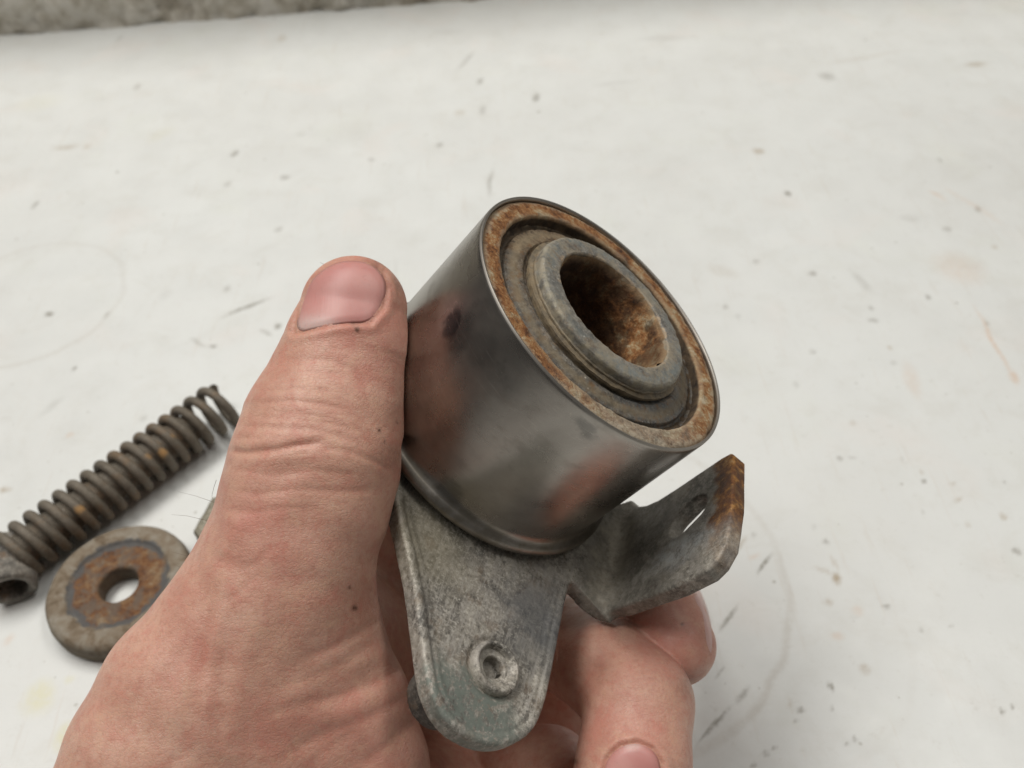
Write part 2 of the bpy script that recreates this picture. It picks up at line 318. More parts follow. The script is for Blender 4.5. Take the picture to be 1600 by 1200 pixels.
# ------------------------------------------------------------------ metal materials
def mat_rust(name, pale=.5, seed=0):
    m = NM(name); o = m.mapv((seed, seed*.3, 0)); n1 = m.noise(2.4, 8, .78, .4, vec=o); n2 = m.noise(14, 5, .8, vec=o)
    f = m.math('ADD', m.math('MULTIPLY', n1, .72), m.math('MULTIPLY', n2, .28))
    c = m.ramp(f, [(.39, (.05, .020, .009)), (.46, (.20, .078, .023)), (.515, (.33, .155, .055)), (.56, (.38, .26, .135)), (.62, (.52, .44, .31))])
    c = m.mix(m.mr(m.noise(5, 6, .8, vec=m.mapv((seed+4, 1, 2))), .56, .66, 0, .5), c, (.07, .045, .028))
    v = m.bump(n2, .8, .04); v = m.bump(m.noise(22, 4, .7), .5, .02, v); return m, c, v
def mat_oxide(name, dark=1.0, seed=0, rust=.3, metal=.25):
    m = NM(name); o = m.mapv((seed, seed*.7, seed*.2)); n1 = m.noise(1.5, 8, .74, .3, vec=o); n2 = m.noise(13, 5, .8, vec=o); n3 = m.noise(5, 6, .75, .5, vec=m.mapv((seed+1, 2, 5)))
    d = dark; c = m.ramp(n1, [(.30, (.06*d, .058*d, .055*d)), (.42, (.13*d, .12*d, .105*d)), (.52, (.22*d, .20*d, .17*d)), (.66, (.32*d, .295*d, .25*d))])
    c = m.mix(m.mr(n3, .51, .58, 0, .45), c, (.42*d, .39*d, .34*d)); c = m.mix(m.mr(n3, .38, .45, .5, 0), c, (.06*d, .055*d, .048*d))
    c = m.mix(m.mr(n2, .53, .59, 0, .5), c, (.55*d, .52*d, .46*d)); c = m.mix(m.mr(n2, .38, .44, .5, 0), c, (.03, .028, .024)); n4 = m.noise(.8, 4, .6, .6, vec=m.mapv((seed+8, 1, 5))); c = m.mix(m.mr(n4, .50, .62, 0, .35), c, (.36*d, .335*d, .31*d)); c = m.mix(m.mr(n4, .36, .46, .4, 0), c, (.085*d, .08*d, .072*d))
    c = m.mix(m.mr(m.noise(2.4, 5, .7, vec=m.mapv((seed+3, 4, 2))), .54, .66, 0, rust), c, (.17, .10, .05))
    cc, sp = m.vorcol(6.5, vec=o); k = m.math('MULTIPLY', m.mr(sp, .05, .15, .8, 0), m.mr(m.sep(cc)[0], .4, .8)); c = m.mix(k, c, (.60, .57, .50))
    v = m.bump(n2, .35, .02); v = m.bump(n3, .30, .03, v); v = m.bump(m.noise(3.5, 4, .6, vec=o), .22, .05, v)
    return m, c, v, metal

def make_sleeve_mat():
    m = NM('tarnished_polished_steel_painted_reflections'); r, z = m.radius()
    st = m.mapv((0, 0, 0), (0, 0, 0), (1, 1, 2)); n1 = m.noise(.7, 4, .6, .3); n2 = m.noise(1.6, 6, .65, vec=st)
    c = m.ramp(n1, [(.3, (.29, .265, .24)), (.5, (.37, .345, .315)), (.7, (.44, .415, .38))])
    c = m.mix(m.mr(n2, .48, .68, 0, .18), c, (.19, .17, .145))
    c = m.mix(m.mr(m.noise(1.3, 6, .7), .62, .68, 0, .15), c, (.10, .09, .075))
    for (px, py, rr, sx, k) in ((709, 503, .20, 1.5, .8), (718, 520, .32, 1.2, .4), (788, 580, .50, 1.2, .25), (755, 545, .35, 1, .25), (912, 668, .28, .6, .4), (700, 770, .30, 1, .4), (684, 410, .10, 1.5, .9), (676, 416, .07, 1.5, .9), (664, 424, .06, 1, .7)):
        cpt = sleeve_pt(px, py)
        c = m.mix(m.math('MULTIPLY', m.blob(tuple(cpt), rr, .45, 0, (1, 1, sx), warp=.45, wscale=2.2), k), c, (.045, .050, .054))  # dark reflections of the thumb painted into the steel, plus small dirt smudges
    scr = m.noise(3.0, 4, .7, vec=m.mapv((0, 0, 0), (0, 0, 0), (.5, .5, 14))); c = m.mix(m.mr(scr, .60, .66, 0, .28), c, (.55, .52, .47))
    sp = m.vor(6); c = m.mix(m.mr(sp, .03, .10, .5, 0), c, (.50, .46, .38))
    rough = m.math('ADD', m.mr(n1, .3, .7, .25, .32), m.mr(n2, .5, .7, 0, .07))
    rough = m.math('MAXIMUM', rough, m.mr(z, -.05, -.02, 0, .55)); c = m.mix(m.mr(z, -.05, -.02, 0, .5), c, (.30, .28, .25)); c = m.mix(m.math('MULTIPLY', m.mr(z, -2.9, -3.05, 0, .5), m.mr(m.noise(2.2, 5, .7), .4, .6, .2, 1)), c, (.17, .145, .10)); rough = m.math('ADD', rough, m.mr(z, -2.95, -3.1, 0, .15))
    v = m.bump(m.noise(1.0, 3, .5), .05, .03); v = m.bump(m.noise(9, 4, .6), .06, .01, v)
    return m.out(c, rough, 1.0, v)

# ------------------------------------------------------------------ tensioner pulley held in the hand
AA, BB = math.radians(55.58), math.radians(42.98)
n_ = np.array([math.sin(AA)*math.cos(BB), math.sin(AA)*math.sin(BB), math.cos(AA)])
ev = np.array([0.76227857, -0.61489004, -0.20209312]); ev -= n_*(ev@n_); ev /= np.linalg.norm(ev); ey = np.cross(n_, ev)
C0 = eye(950.5, 493, 14.6); TM = np.stack([ev, ey, n_], 1)       # pulley axes in eye axes
def to_loc(P): return (P-C0) @ TM
def sleeve_pt(px, py, R=2.65):   # nearest point of the sleeve under a photo pixel, in pulley axes
    o = (-C0) @ TM; d = eye(px, py, 1.0) @ TM; a = d[0]**2+d[1]**2; b = o[0]*d[0]+o[1]*d[1]; c = o[0]**2+o[1]**2-R*R
    t = (-b-math.sqrt(max(b*b-a*c, 0)))/a; return o+d*t
def plate_pt(px, py, z):
    o = (-C0) @ TM; d = eye(px, py, 1.0) @ TM; return (o+d*((z-o[2])/d[2]))[:2]
WM = CM @ TM; wc = to_world(C0)*S
tens = tag(empty('tensioner_pulley', Matrix([[*WM[i], wc[i]] for i in range(3)]+[[0, 0, 0, 1]])),
           'rusty steel belt tensioner pulley on a cast bracket held between thumb and fingers', 'pulley')
L = 3.35; ZB = -3.45
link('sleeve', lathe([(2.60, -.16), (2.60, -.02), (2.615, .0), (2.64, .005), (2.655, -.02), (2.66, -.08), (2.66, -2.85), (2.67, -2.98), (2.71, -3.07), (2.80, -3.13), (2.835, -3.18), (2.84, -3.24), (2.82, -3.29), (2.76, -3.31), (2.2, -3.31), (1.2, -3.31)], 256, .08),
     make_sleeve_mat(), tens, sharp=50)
mr_, c_, v_ = mat_rust('rusty_face_ring'); r_, z_ = mr_.radius()
eg = mr_.math('ADD', r_, mr_.math('MULTIPLY', mr_.math('SUBTRACT', mr_.noise(3.5, 6, .75), .5), .45)); c_ = mr_.mix(mr_.mr(eg, 2.47, 2.55, 0, .5), c_, (.42, .35, .25)); c_ = mr_.mix(mr_.mr(eg, 2.33, 2.26, 0, .4), c_, (.40, .33, .23)); c_ = mr_.mix(mr_.math('MULTIPLY', mr_.blob((1.1, -2.1, 0), 1.7, .8, warp=.9), .65), c_, mr_.ramp(mr_.noise(7, 6, .8), [(.38, (.17, .14, .10)), (.6, (.50, .46, .37))]))
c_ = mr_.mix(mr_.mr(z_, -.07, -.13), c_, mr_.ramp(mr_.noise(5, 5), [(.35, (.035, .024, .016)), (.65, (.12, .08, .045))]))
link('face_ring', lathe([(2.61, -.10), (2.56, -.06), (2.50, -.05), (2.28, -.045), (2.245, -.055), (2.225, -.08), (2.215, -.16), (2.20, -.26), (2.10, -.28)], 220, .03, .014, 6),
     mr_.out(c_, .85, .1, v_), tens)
ms, cs, vs, me_ = mat_oxide('grimy_bearing_seal', .62, 4, .85); rr, zz = ms.radius(); cs = ms.mix(ms.math('MULTIPLY', ms.blob((-1.4, .9, -.2), 1.9, .7, warp=.9), .8), cs, ms.ramp(ms.noise(4, 7, .8), [(.36, (.03, .022, .014)), (.5, (.12, .075, .038)), (.64, (.30, .23, .14))])); cs = ms.mix(ms.math('MULTIPLY', ms.blob((1.6, -1.0, -.2), 1.2, .7, warp=.5), .5), cs, (.13, .145, .155)); cs = ms.mix(ms.mr(ms.noise(3.2, 7, .8), .48, .58, 0, .45), cs, (.26, .20, .13)); cs = ms.mix(ms.mr(ms.noise(4.5, 7, .8, vec=ms.mapv((3, 1, 0))), .54, .60, 0, .55), cs, (.16, .085, .035)); cs = ms.mix(ms.mr(ms.noise(7, 6, .8, vec=ms.mapv((1, 8, 0))), .44, .38, 0, .7), cs, (.035, .028, .02)); cs = ms.mix(ms.mr(ms.math('ABSOLUTE', ms.math('SUBTRACT', rr, 1.90)), .02, .12, .5, .0), cs, (.24, .19, .12)); cs = ms.mix(ms.mr(ms.math('ABSOLUTE', ms.math('SUBTRACT', rr, 2.14)), .0, .08, .7, 0), cs, (.035, .028, .02))
link('bearing_seal', lathe([(2.215, -.25), (2.14, -.28), (2.07, -.26), (2.04, -.19), (1.90, -.155), (1.78, -.13), (1.73, -.125), (1.68, -.16), (1.58, -.18)], 260, .02, .014, 7, seed=2), ms.out(cs, .75, .25, vs), tens)
mh, ch, vh, me_ = mat_oxide('weathered_hub_steel', .95, 9, .45); rr, zz = mh.radius()
ch = mh.mix(mh.mr(mh.math('ADD', rr, mh.math('MULTIPLY', mh.noise(5, 6, .75), .45)), 1.46, 1.40, 0, .85), ch, (.50, .36, .22))
ch = mh.mix(mh.math('MULTIPLY', mh.mr(rr, 1.47, 1.54, 0, 1), mh.mr(mh.noise(5, 5, .7), .4, .6, .1, .8)), ch, (.40, .36, .26))
ch = mh.mix(.30, ch, (.15, .155, .15)); ch = mh.mix(mh.math('MULTIPLY', mh.mr(mh.math('ABSOLUTE', mh.math('SUBTRACT', rr, 1.42)), .04, .14, .55, 0), mh.mr(mh.noise(2, 4), .4, .6, .2, 1)), ch, (.20, .23, .225))
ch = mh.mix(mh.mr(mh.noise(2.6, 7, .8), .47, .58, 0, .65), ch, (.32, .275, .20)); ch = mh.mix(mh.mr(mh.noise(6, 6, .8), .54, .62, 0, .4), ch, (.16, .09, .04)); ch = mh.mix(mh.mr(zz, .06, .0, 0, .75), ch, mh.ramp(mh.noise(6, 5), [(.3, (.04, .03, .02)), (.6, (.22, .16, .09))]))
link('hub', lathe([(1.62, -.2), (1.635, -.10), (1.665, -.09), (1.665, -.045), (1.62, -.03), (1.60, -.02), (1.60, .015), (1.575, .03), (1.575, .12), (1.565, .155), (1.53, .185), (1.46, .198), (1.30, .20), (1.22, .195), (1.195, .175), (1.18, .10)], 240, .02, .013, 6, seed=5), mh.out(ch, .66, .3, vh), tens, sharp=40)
mb, cb, vb = mat_rust('rusty_bore', seed=6); zz = mb.sep()[2]
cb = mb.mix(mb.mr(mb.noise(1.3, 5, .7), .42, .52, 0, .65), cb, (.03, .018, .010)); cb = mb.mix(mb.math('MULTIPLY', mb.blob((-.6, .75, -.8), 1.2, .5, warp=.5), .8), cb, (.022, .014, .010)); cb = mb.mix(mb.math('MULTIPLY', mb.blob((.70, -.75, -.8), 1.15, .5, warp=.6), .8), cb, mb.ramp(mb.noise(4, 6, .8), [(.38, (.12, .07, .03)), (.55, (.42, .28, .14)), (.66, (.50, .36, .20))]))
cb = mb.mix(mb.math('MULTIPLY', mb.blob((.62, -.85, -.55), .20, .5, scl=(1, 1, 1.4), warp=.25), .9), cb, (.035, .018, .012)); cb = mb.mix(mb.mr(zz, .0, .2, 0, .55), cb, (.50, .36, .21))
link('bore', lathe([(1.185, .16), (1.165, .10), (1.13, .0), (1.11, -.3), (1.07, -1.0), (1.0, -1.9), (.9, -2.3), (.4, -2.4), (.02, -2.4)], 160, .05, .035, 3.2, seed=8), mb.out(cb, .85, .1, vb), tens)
link('spacer', lathe([(1.2, -3.2), (1.3, -3.2), (1.3, -3.6), (1.2, -3.6)], 64, .2), mh.m, tens)

# cast bracket: rounded arm, base under the pulley and a tab bent up with a slot in it
ARM = smooth_poly([(-1.35, -2.0), (-1.02, -2.95), (-.14, -4.05), (.50, -5.14), (.80, -5.60), (1.22, -5.86), (1.71, -5.84), (2.20, -5.62), (2.58, -5.20), (2.70, -4.64), (2.66, -3.65), (2.60, -2.35), (2.62, -2.02), (3.0, -1.98), (3.6, -2.0), (3.6, .2), (2.6, 1.0), (0, 1.6), (-1.5, 0)], 2)
TAB = np.array([(-1.95, -3.9), (-2.22, -3.2), (-2.60, -1.6), (-2.66, -.95), (-2.56, -.72), (-2.30, -.52), (-1.4, -.42), (-.10, -.44), (.04, -.52), (.08, -.75), (.10, -1.9), (.14, -2.4), (.24, -2.75), (.42, -3.05), (.75, -3.3), (.75, -3.9)])
XT = 3.45; RV = (1.67, -4.58)
def f_bracket(X, Y, Z):
    d2 = sdf_poly(X, Y, ARM)
    bz = np.abs(Z-(ZB-.18))-.18
    arm = np.hypot(np.maximum(d2+.06, 0), np.maximum(bz+.06, 0))+np.minimum(np.maximum(d2+.06, bz+.06), 0)-.06
    # slight dish with a raised border
    arm = arm+.035*np.clip((-d2-.18)/.12, 0, 1)*(Z > ZB-.16)*np.clip((-Y-2.5)/.5, 0, 1)
    dt = sdf_poly(Y, Z, TAB); bx = np.abs(X-(XT+.16))-.16
    tab = np.hypot(np.maximum(dt+.06, 0), np.maximum(bx+.06, 0))+np.minimum(np.maximum(dt+.06, bx+.06), 0)-.06
    foot = np.maximum(np.maximum(np.abs(X-3.2)-.57, np.abs(Z-(ZB-.16))-.14), np.maximum(Y-.60, -1.98-.30*(X-2.62)-Y))-.02
    tab = np.maximum(tab, (ZB-.32)-Z)
    d = smin(smin(arm, foot, .08), tab, .30)
    d = smax(d, smax((ZB-.34)-Z, X-(XT+.32), .9), .05)
    # slot along the tab
    a = np.array([-.90, -1.34]); b = np.array([-1.04, -1.66]); e = b-a; t = np.clip(((Y-a[0])*e[0]+(Z-a[1])*e[1])/(e@e), 0, 1)
    sl = np.maximum(np.hypot(Y-a[0]-e[0]*t, Z-a[1]-e[1]*t)-.29, 3.2-X); d = smax(d, -sl, .06)
    # moat round the hollow rivet
    rr = np.hypot(X-RV[0], Y-RV[1]); d = smax(d, -(np.hypot(rr-.42, (Z-ZB)*1.0)-.085), .05); d = smax(d, -np.maximum(rr-.2, ZB-.25-Z), .03)
    n = .0025*np.sin(X*7+1.3*np.sin(Y*5))*np.sin(Y*8+1.1*np.sin(X*6+Z*4))
    # shallow groove just inside the edge of the arm
    d = d+.022*np.exp(-((d2+.17)/.035)**2)*(np.abs(Z-ZB) < .15)*np.clip(-Y-2.2, 0, 1)
    return (d+n).astype(np.float32)
V, Q = surface_nets(f_bracket, (-1.7, -6.1, -4.0), (4.0, 1.8, -.3), .05); V, Q = subdivide(V, Q); V, _ = newton(f_bracket, V)
mk, ck, vk, me_ = mat_oxide('cast_oxidised_metal', 1.2, 2, .30)
hatch = mk.mapv((0, 0, 0), (0, 0, .9), (14, 1.5, 3)); ck = mk.mix(mk.mr(mk.noise(1.6, 4, .7, vec=hatch), .50, .62, 0, .6), ck, (.38, .355, .32)); dk = mk.attr('rimline'); ck = mk.mix(dk, ck, (.05, .045, .04))
ck = mk.mix(mk.math('MULTIPLY', mk.blob((1.5, -5.35, -3.4), .95, .45, scl=(1.1, .65, 1), warp=.6, wscale=3), mk.mr(mk.noise(6, 6, .8), .45, .50, .05, .9)), ck, (.165, .19, .165))
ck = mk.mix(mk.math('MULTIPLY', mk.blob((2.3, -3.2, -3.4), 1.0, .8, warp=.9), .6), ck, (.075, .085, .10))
ck = mk.mix(mk.math('MULTIPLY', mk.blob((-.2, -3.2, -3.4), 1.1, .8, warp=.7), .5), ck, (.20, .175, .11))
xs, ys, zs = mk.sep(); ck = mk.mix(mk.math('MULTIPLY', mk.mr(xs, 2.6, 3.0, 0, .6), mk.mr(zs, -1.3, -2.2, .35, 1)), ck, mk.ramp(mk.noise(2.5, 7, .75), [(.36, (.055, .05, .042)), (.5, (.15, .14, .115)), (.62, (.33, .31, .27))]))
ck = mk.mix(mk.math('MULTIPLY', mk.blob((3.2, -1.0, -3.25), .40, .8, scl=(1, 4, 1.2), warp=.5), mk.mr(mk.noise(4, 7, .8), .38, .60, .15, .85)), ck, (.50, .45, .36))  # pale highlight painted along the bend of the tab
ck = mk.mix(mk.math('MULTIPLY', mk.blob((3.45, -1.75, -1.6), .42, .8, scl=(1, 1, 2.2), warp=.5), mk.mr(mk.noise(5, 7, .8, vec=mk.mapv((4, 4, 0))), .38, .60, .1, .8)), ck, (.50, .52, .52))  # bluish white highlight painted on the tab face below the slot
tip = mk.mr(mk.math('ADD', zs, mk.math('MULTIPLY', mk.noise(2.5, 4), .7)), -.62, -.42, 0, 1); side = mk.mr(ys, -2.2, -1.4, .2, 1)
rc = mk.ramp(mk.noise(4.5, 6, .7), [(.34, (.045, .018, .010)), (.48, (.16, .062, .018)), (.60, (.34, .17, .045)), (.72, (.40, .33, .22))])
rc = mk.mix(mk.mr(mk.noise(1.5, 5, .75, vec=mk.mapv((7, 2, 1))), .46, .56, 0, .75), rc, (.07, .032, .018)); ck = mk.mix(mk.math('MULTIPLY', tip, side), ck, rc)
M_bracket = mk.out(ck, .6, .25, vk)
bme = mesh_from(V, Q); at = bme.attributes.new('rimline', 'FLOAT', 'POINT')
at.data.foreach_set('value', (.55*np.exp(-((sdf_poly(V[:, 0], V[:, 1], ARM)+.16)/.05)**2)*(np.abs(V[:, 2]-ZB) < .1)*np.clip(-V[:, 1]-2.2, 0, 1)*np.clip(1.6-V[:, 0], 0, 1)).astype(np.float32))
link('bracket', bme, M_bracket, tens)
mv, cv, vv_, _x = mat_oxide('worn_rivet_metal', 1.25, 41, .2); M_rivet = mv.out(mv.mix(mv.mr(mv.sep()[2], -.09, -.15), cv, (.03, .025, .02)), .6, .25, vv_)
def rv(r, z, a):
    k = max(0, min(1, (.33-r)/.15)); x = r*math.cos(a)-.06*k; y = r*math.sin(a)+.07*k; return math.hypot(x, y), z
o = link('rivet', lathe([(.40, -.22), (.395, .02), (.375, .07), (.345, .085), (.31, .06), (.28, .0), (.24, -.05), (.205, -.08), (.19, -.26), (.02, -.27)], 72, .02, .004, 6, rfun=rv), M_rivet, tens); o.location = (RV[0]*S, RV[1]*S, ZB*S); o.scale = (1.08, 1.08, 1.0)
mst = mat_oxide('dark_stud_steel', .3, 50, .3); mst = mst[0].out(mst[1], .7, .3, mst[2])
o = link('stud', lathe([(.02, -.40), (.42, -.40), (.46, -.42), (.46, -.9), (.40, -.95), (.02, -.95)], 48, .1, .01, 4), mst, tens); o.location = (1.25*S, -5.05*S, ZB*S)

# ------------------------------------------------------------------ coil spring with its tube, washer, nut on the bench
def frame_at(P, zdeg): return Matrix.Translation(Vector(P*S)) @ Matrix.Rotation(zdeg, 4, 'Z')
SR = .68; A = on_bench(25, 872, .72); B = on_bench(352, 633, .72); ax = B-A; SL = np.linalg.norm(ax); ang = math.atan2(ax[1], ax[0])
spring = tag(empty('tension_spring', frame_at(np.array([A[0], A[1], 0]), ang)), 'dark rusty coil spring with a short tube at its end lying on the bench', 'spring')
msn, csn, vsn, _x = mat_oxide('grimy_spring_steel', .5, 12, .5, .3); csn = msn.mix(.5, csn, (.19, .155, .11)); csn = msn.mix(msn.mr(msn.noise(.9, 4, .7), .5, .62, 0, .45), csn, (.20, .125, .065))
for px, py in ((255, 707), (250, 697), (232, 716), (208, 730), (272, 685), (125, 798), (98, 852)):
    p = on_bench(px, py, 1.3)-A; q = (p[0]*math.cos(-ang)-p[1]*math.sin(-ang), p[0]*math.sin(-ang)+p[1]*math.cos(-ang), 1.3)
    csn = msn.mix(msn.math('MULTIPLY', msn.blob(q, .15, .6, scl=(1, 1, 1.4), warp=.3), .8), csn, (.50, .29, .11))
M_spring = msn.out(csn, .7, .3, vsn)
turns = 16.0; wr = .142; N = int(turns*40); K = 14; V = []; Fq = []
for i in range(N+1):
    t = i/N; a = t*turns*2*math.pi+.4; x = SL*(t**1.0)
    if t > .84: x = SL*(.84+(t-.84)*1.12)
    c = np.array([x, SR*math.cos(a), .83+SR*math.sin(a)]); tg = np.array([SL/(turns*2*math.pi), -SR*math.sin(a), SR*math.cos(a)]); tg /= np.linalg.norm(tg)
    e1 = np.array([0, math.cos(a), math.sin(a)]); e2 = np.cross(tg, e1)
    w = wr*(1 if 0 < i < N else .3)
    for k in range(K):
        b = 2*math.pi*k/K; V.append(c+w*(math.cos(b)*e1+math.sin(b)*e2))
    if i:
        for k in range(K): Fq.append(((i-1)*K+k, (i-1)*K+(k+1) % K, i*K+(k+1) % K, i*K+k))
link('coil', mesh_from(V, Fq), M_spring, spring)
o = link('core_rod', lathe([(.02, 0), (.50, 0), (.50, SL*.80), (.42, SL*.83), (.02, SL*.83)], 40, .3, .01, 3), M_spring, spring); o.matrix_local = Matrix.Translation((0, 0, .83*S)) @ Matrix.Rotation(math.pi/2, 4, 'Y')
mt, ct, vt, _x = mat_oxide('rusty_tube', .85, 20, .6); M_tube = mt.out(ct, .75, .25, vt)
P = on_bench(17, 922, .68); Pb = on_bench(14, 850, .68)
o = link('end_tube', lathe([(.42, .05), (.45, 0), (.60, 0), (.66, .05), (.66, 1.5), (.60, 1.55), (.42, 1.55)], 64, .1, .012, 3, closed=True), M_tube, spring)
bpy.context.view_layer.update(); zax = Vector(Pb-P).normalized(); q = zax.to_track_quat('Z', 'X'); o.matrix_world = Matrix.Translation(Vector(P*S)) @ q.to_matrix().to_4x4()

mw_, cw, vw = mat_rust('rusty_washer_core', seed=15); rr, zz = mw_.radius(); rn = mw_.math('ADD', rr, mw_.math('MULTIPLY', mw_.math('SUBTRACT', mw_.noise(1.7, 5, .7), .5), .6))
tan_ = mw_.ramp(mw_.noise(2.2, 6, .7, .4), [(.34, (.15, .11, .07)), (.45, (.235, .185, .13)), (.54, (.275, .235, .18)), (.66, (.33, .30, .25))])
cw = mw_.mix(mw_.mr(rn, 1.30, 1.42), mw_.mix(mw_.mr(mw_.noise(2.5, 6, .7), .42, .6, 0, .8), mw_.mix(.45, cw, (.11, .05, .025)), (.15, .12, .095)), tan_)
cw = mw_.mix(mw_.math('MULTIPLY', mw_.mr(mw_.math('ABSOLUTE', mw_.math('SUBTRACT', rn, 1.36)), .06, .13, .85, 0), mw_.mr(mw_.noise(1.2, 3), .35, .5, .2, 1)), cw, (.10, .105, .11))
cw = mw_.mix(mw_.mr(zz, .62, .50, 0, .7), cw, mw_.ramp(mw_.noise(3, 5, .7), [(.3, (.06, .045, .03)), (.7, (.17, .14, .10))]))
wc_ = on_bench(184, 912, .68)
washer = tag(link('thick_washer', lathe([(.59, .04), (.55, .10), (.55, .52), (.59, .58), (.66, .60), (1.25, .60), (1.31, .59), (1.38, .60), (1.45, .665), (1.55, .69), (1.84, .68), (1.95, .64), (2.03, .54), (2.06, .42), (2.06, .10), (2.0, .02), (1.9, 0), (.7, 0)], 160, .06, .012, 3, closed=True, seed=11), mw_.out(cw, .8, .15, vw)),
             'thick round rusty washer with a central hole lying beside the coil spring', 'washer'); washer.location = (wc_[0]*S, wc_[1]*S, .003*S); washer.scale = (.94, .94, 1.1)
# nut
mn, cn, vn, _x = mat_oxide('dull_olive_steel', 1.15, 30, .5); M_nut = mn.out(mn.mix(.4, cn, (.26, .24, .15)), .7, .3, vn)
def hexr(r, z, a):
    k = math.cos(math.pi/6)/math.cos((a % (math.pi/3))-math.pi/6); return (r*(k if r > .9 else 1), z)
pn = on_bench(372, 822, .5)
nut = tag(link('hex_nut', lathe([(.5, .04), (.46, .10), (.46, .80), (.52, .86), (.75, .88), (1.0, .88), (1.15, .80), (1.18, .72), (1.18, .12), (1.1, .0), (.6, 0)], 120, .08, .01, 3, closed=True, rfun=hexr), M_nut, sharp=35),
          'olive grey steel nut mostly hidden behind the thumb', 'nut'); nut.location = (pn[0]*S, pn[1]*S, .003*S); nut.rotation_euler = (0, 0, .25)

# ------------------------------------------------------------------ the hand
def chain(pts): return [(eye(x, y, d), r*d/FPX) for (x, y, d, r) in pts]
THUMB = chain([(553, 483, 14.5, 83), (543, 545, 14.4, 98), (526, 610, 14.3, 110), (506, 668, 14.1, 124), (492, 728, 13.9, 131), (476, 790, 13.8, 131), (457, 850, 13.7, 127), (440, 910, 13.6, 127)])
CH = [ (THUMB, .82, .35),
 (chain([(432, 925, 13.9, 128), (372, 1010, 13.6, 140), (305, 1095, 13.4, 148), (255, 1190, 13.2, 150), (225, 1300, 13.0, 165), (200, 1560, 12.8, 190)]), .80, .5),
 (chain([(440, 930, 14.0, 125), (482, 1030, 14.0, 122), (522, 1110, 14.0, 118), (556, 1200, 14.0, 112), (570, 1320, 13.9, 120), (540, 1560, 13.6, 150)]), .85, .5),
 (chain([(420, 1000, 13.9, 130), (400, 1110, 13.9, 170), (390, 1300, 13.8, 190), (370, 1560, 13.5, 220)]), .80, .6),
 # palm behind the bracket
 (chain([(500, 1280, 14.8, 150), (600, 1310, 16.2, 150), (690, 1270, 18.0, 120), (700, 1150, 19.0, 95)]), 1, .5),
 (chain([(450, 800, 15.8, 90), (560, 850, 18.2, 90), (660, 980, 19.6, 120), (760, 1110, 19.4, 130), (840, 1150, 19.0, 100)]), 1, .4),
 (chain([(460, 950, 15.2, 105), (590, 1040, 18.6, 120), (680, 1170, 19.2, 120)]), 1, .4),
 (chain([(470, 1000, 15.2, 95), (590, 1060, 18.2, 90), (700, 1050, 19.2, 85)]), 1, .4) ]
INDEX = chain([(465, 840, 15.9, 92), (540, 770, 17.0, 78), (660, 835, 18.9, 68), (790, 925, 19.3, 66), (900, 962, 18.6, 62), (985, 962, 17.3, 66), (1036, 975, 16.4, 68), (1056, 1008, 16.1, 62)])
MIDDLE = chain([(690, 1080, 18.8, 78), (790, 1010, 18.3, 68), (880, 1005, 17.2, 72), (952, 1046, 16.0, 80), (998, 1098, 15.2, 84), (990, 1190, 14.6, 88), (960, 1265, 14.3, 78)])
RINGF = chain([(690, 1200, 18.8, 76), (780, 1190, 18.0, 64), (860, 1205, 16.9, 66), (905, 1250, 15.8, 66), (880, 1330, 15.5, 60)])
LITTLE = chain([(650, 1290, 16.6, 74), (740, 1290, 16.4, 58), (830, 1330, 16.0, 56), (850, 1400, 15.6, 52)])
def f_chain(X, Y, Z, ch, sz):
    d = None
    for (a, ra), (b, rb) in zip(ch[:-1], ch[1:]):
        e = cone(X, Y, Z, a, b, ra, rb, sz); d = e if d is None else smin(d, e, .12)
    return d
def f_body(X, Y, Z):
    d = None
    for ch, sz, k in CH:
        e = f_chain(X, Y, Z, ch, sz); d = e if d is None else smin(d, e, k)
    for ch in (INDEX, MIDDLE, RINGF, LITTLE):
        e = f_chain(X, Y, Z, ch, 1.0)
        fing = e if ch is INDEX else smin(fing, e, .05)
    d = smin(d, fing, .12)
    return d
def f_hand(X, Y, Z):
    d = f_body(X, Y, Z)
    P = np.stack([X-C0[0], Y-C0[1], Z-C0[2]], -1) @ TM; x, y, z = P[..., 0], P[..., 1], P[..., 2]
    r = np.hypot(x, y); cyl = np.maximum(np.maximum(r-2.66, z-.02), -3.35-z); fl = np.maximum(np.maximum(r-2.85, z+2.95), -3.4-z)
    d = smax(d, -np.minimum(cyl, fl), .10)
    bb = np.maximum(sdf_poly(x, y, ARM[::2]), np.abs(z-(ZB-.16))-.17); tt = np.maximum(sdf_poly(y, z, TAB), np.abs(x-(XT+.16))-.17)
    d = smax(d, -np.minimum(bb, tt), .08)
    return d.astype(np.float32)
lo = (-8.6, -10.6, -21.0); hi = (4.2, 2.4, -11.0)
V, Q = surface_nets(f_hand, lo, hi, .065); V, Q = subdivide(V, Q); V, G = newton(f_hand, V)
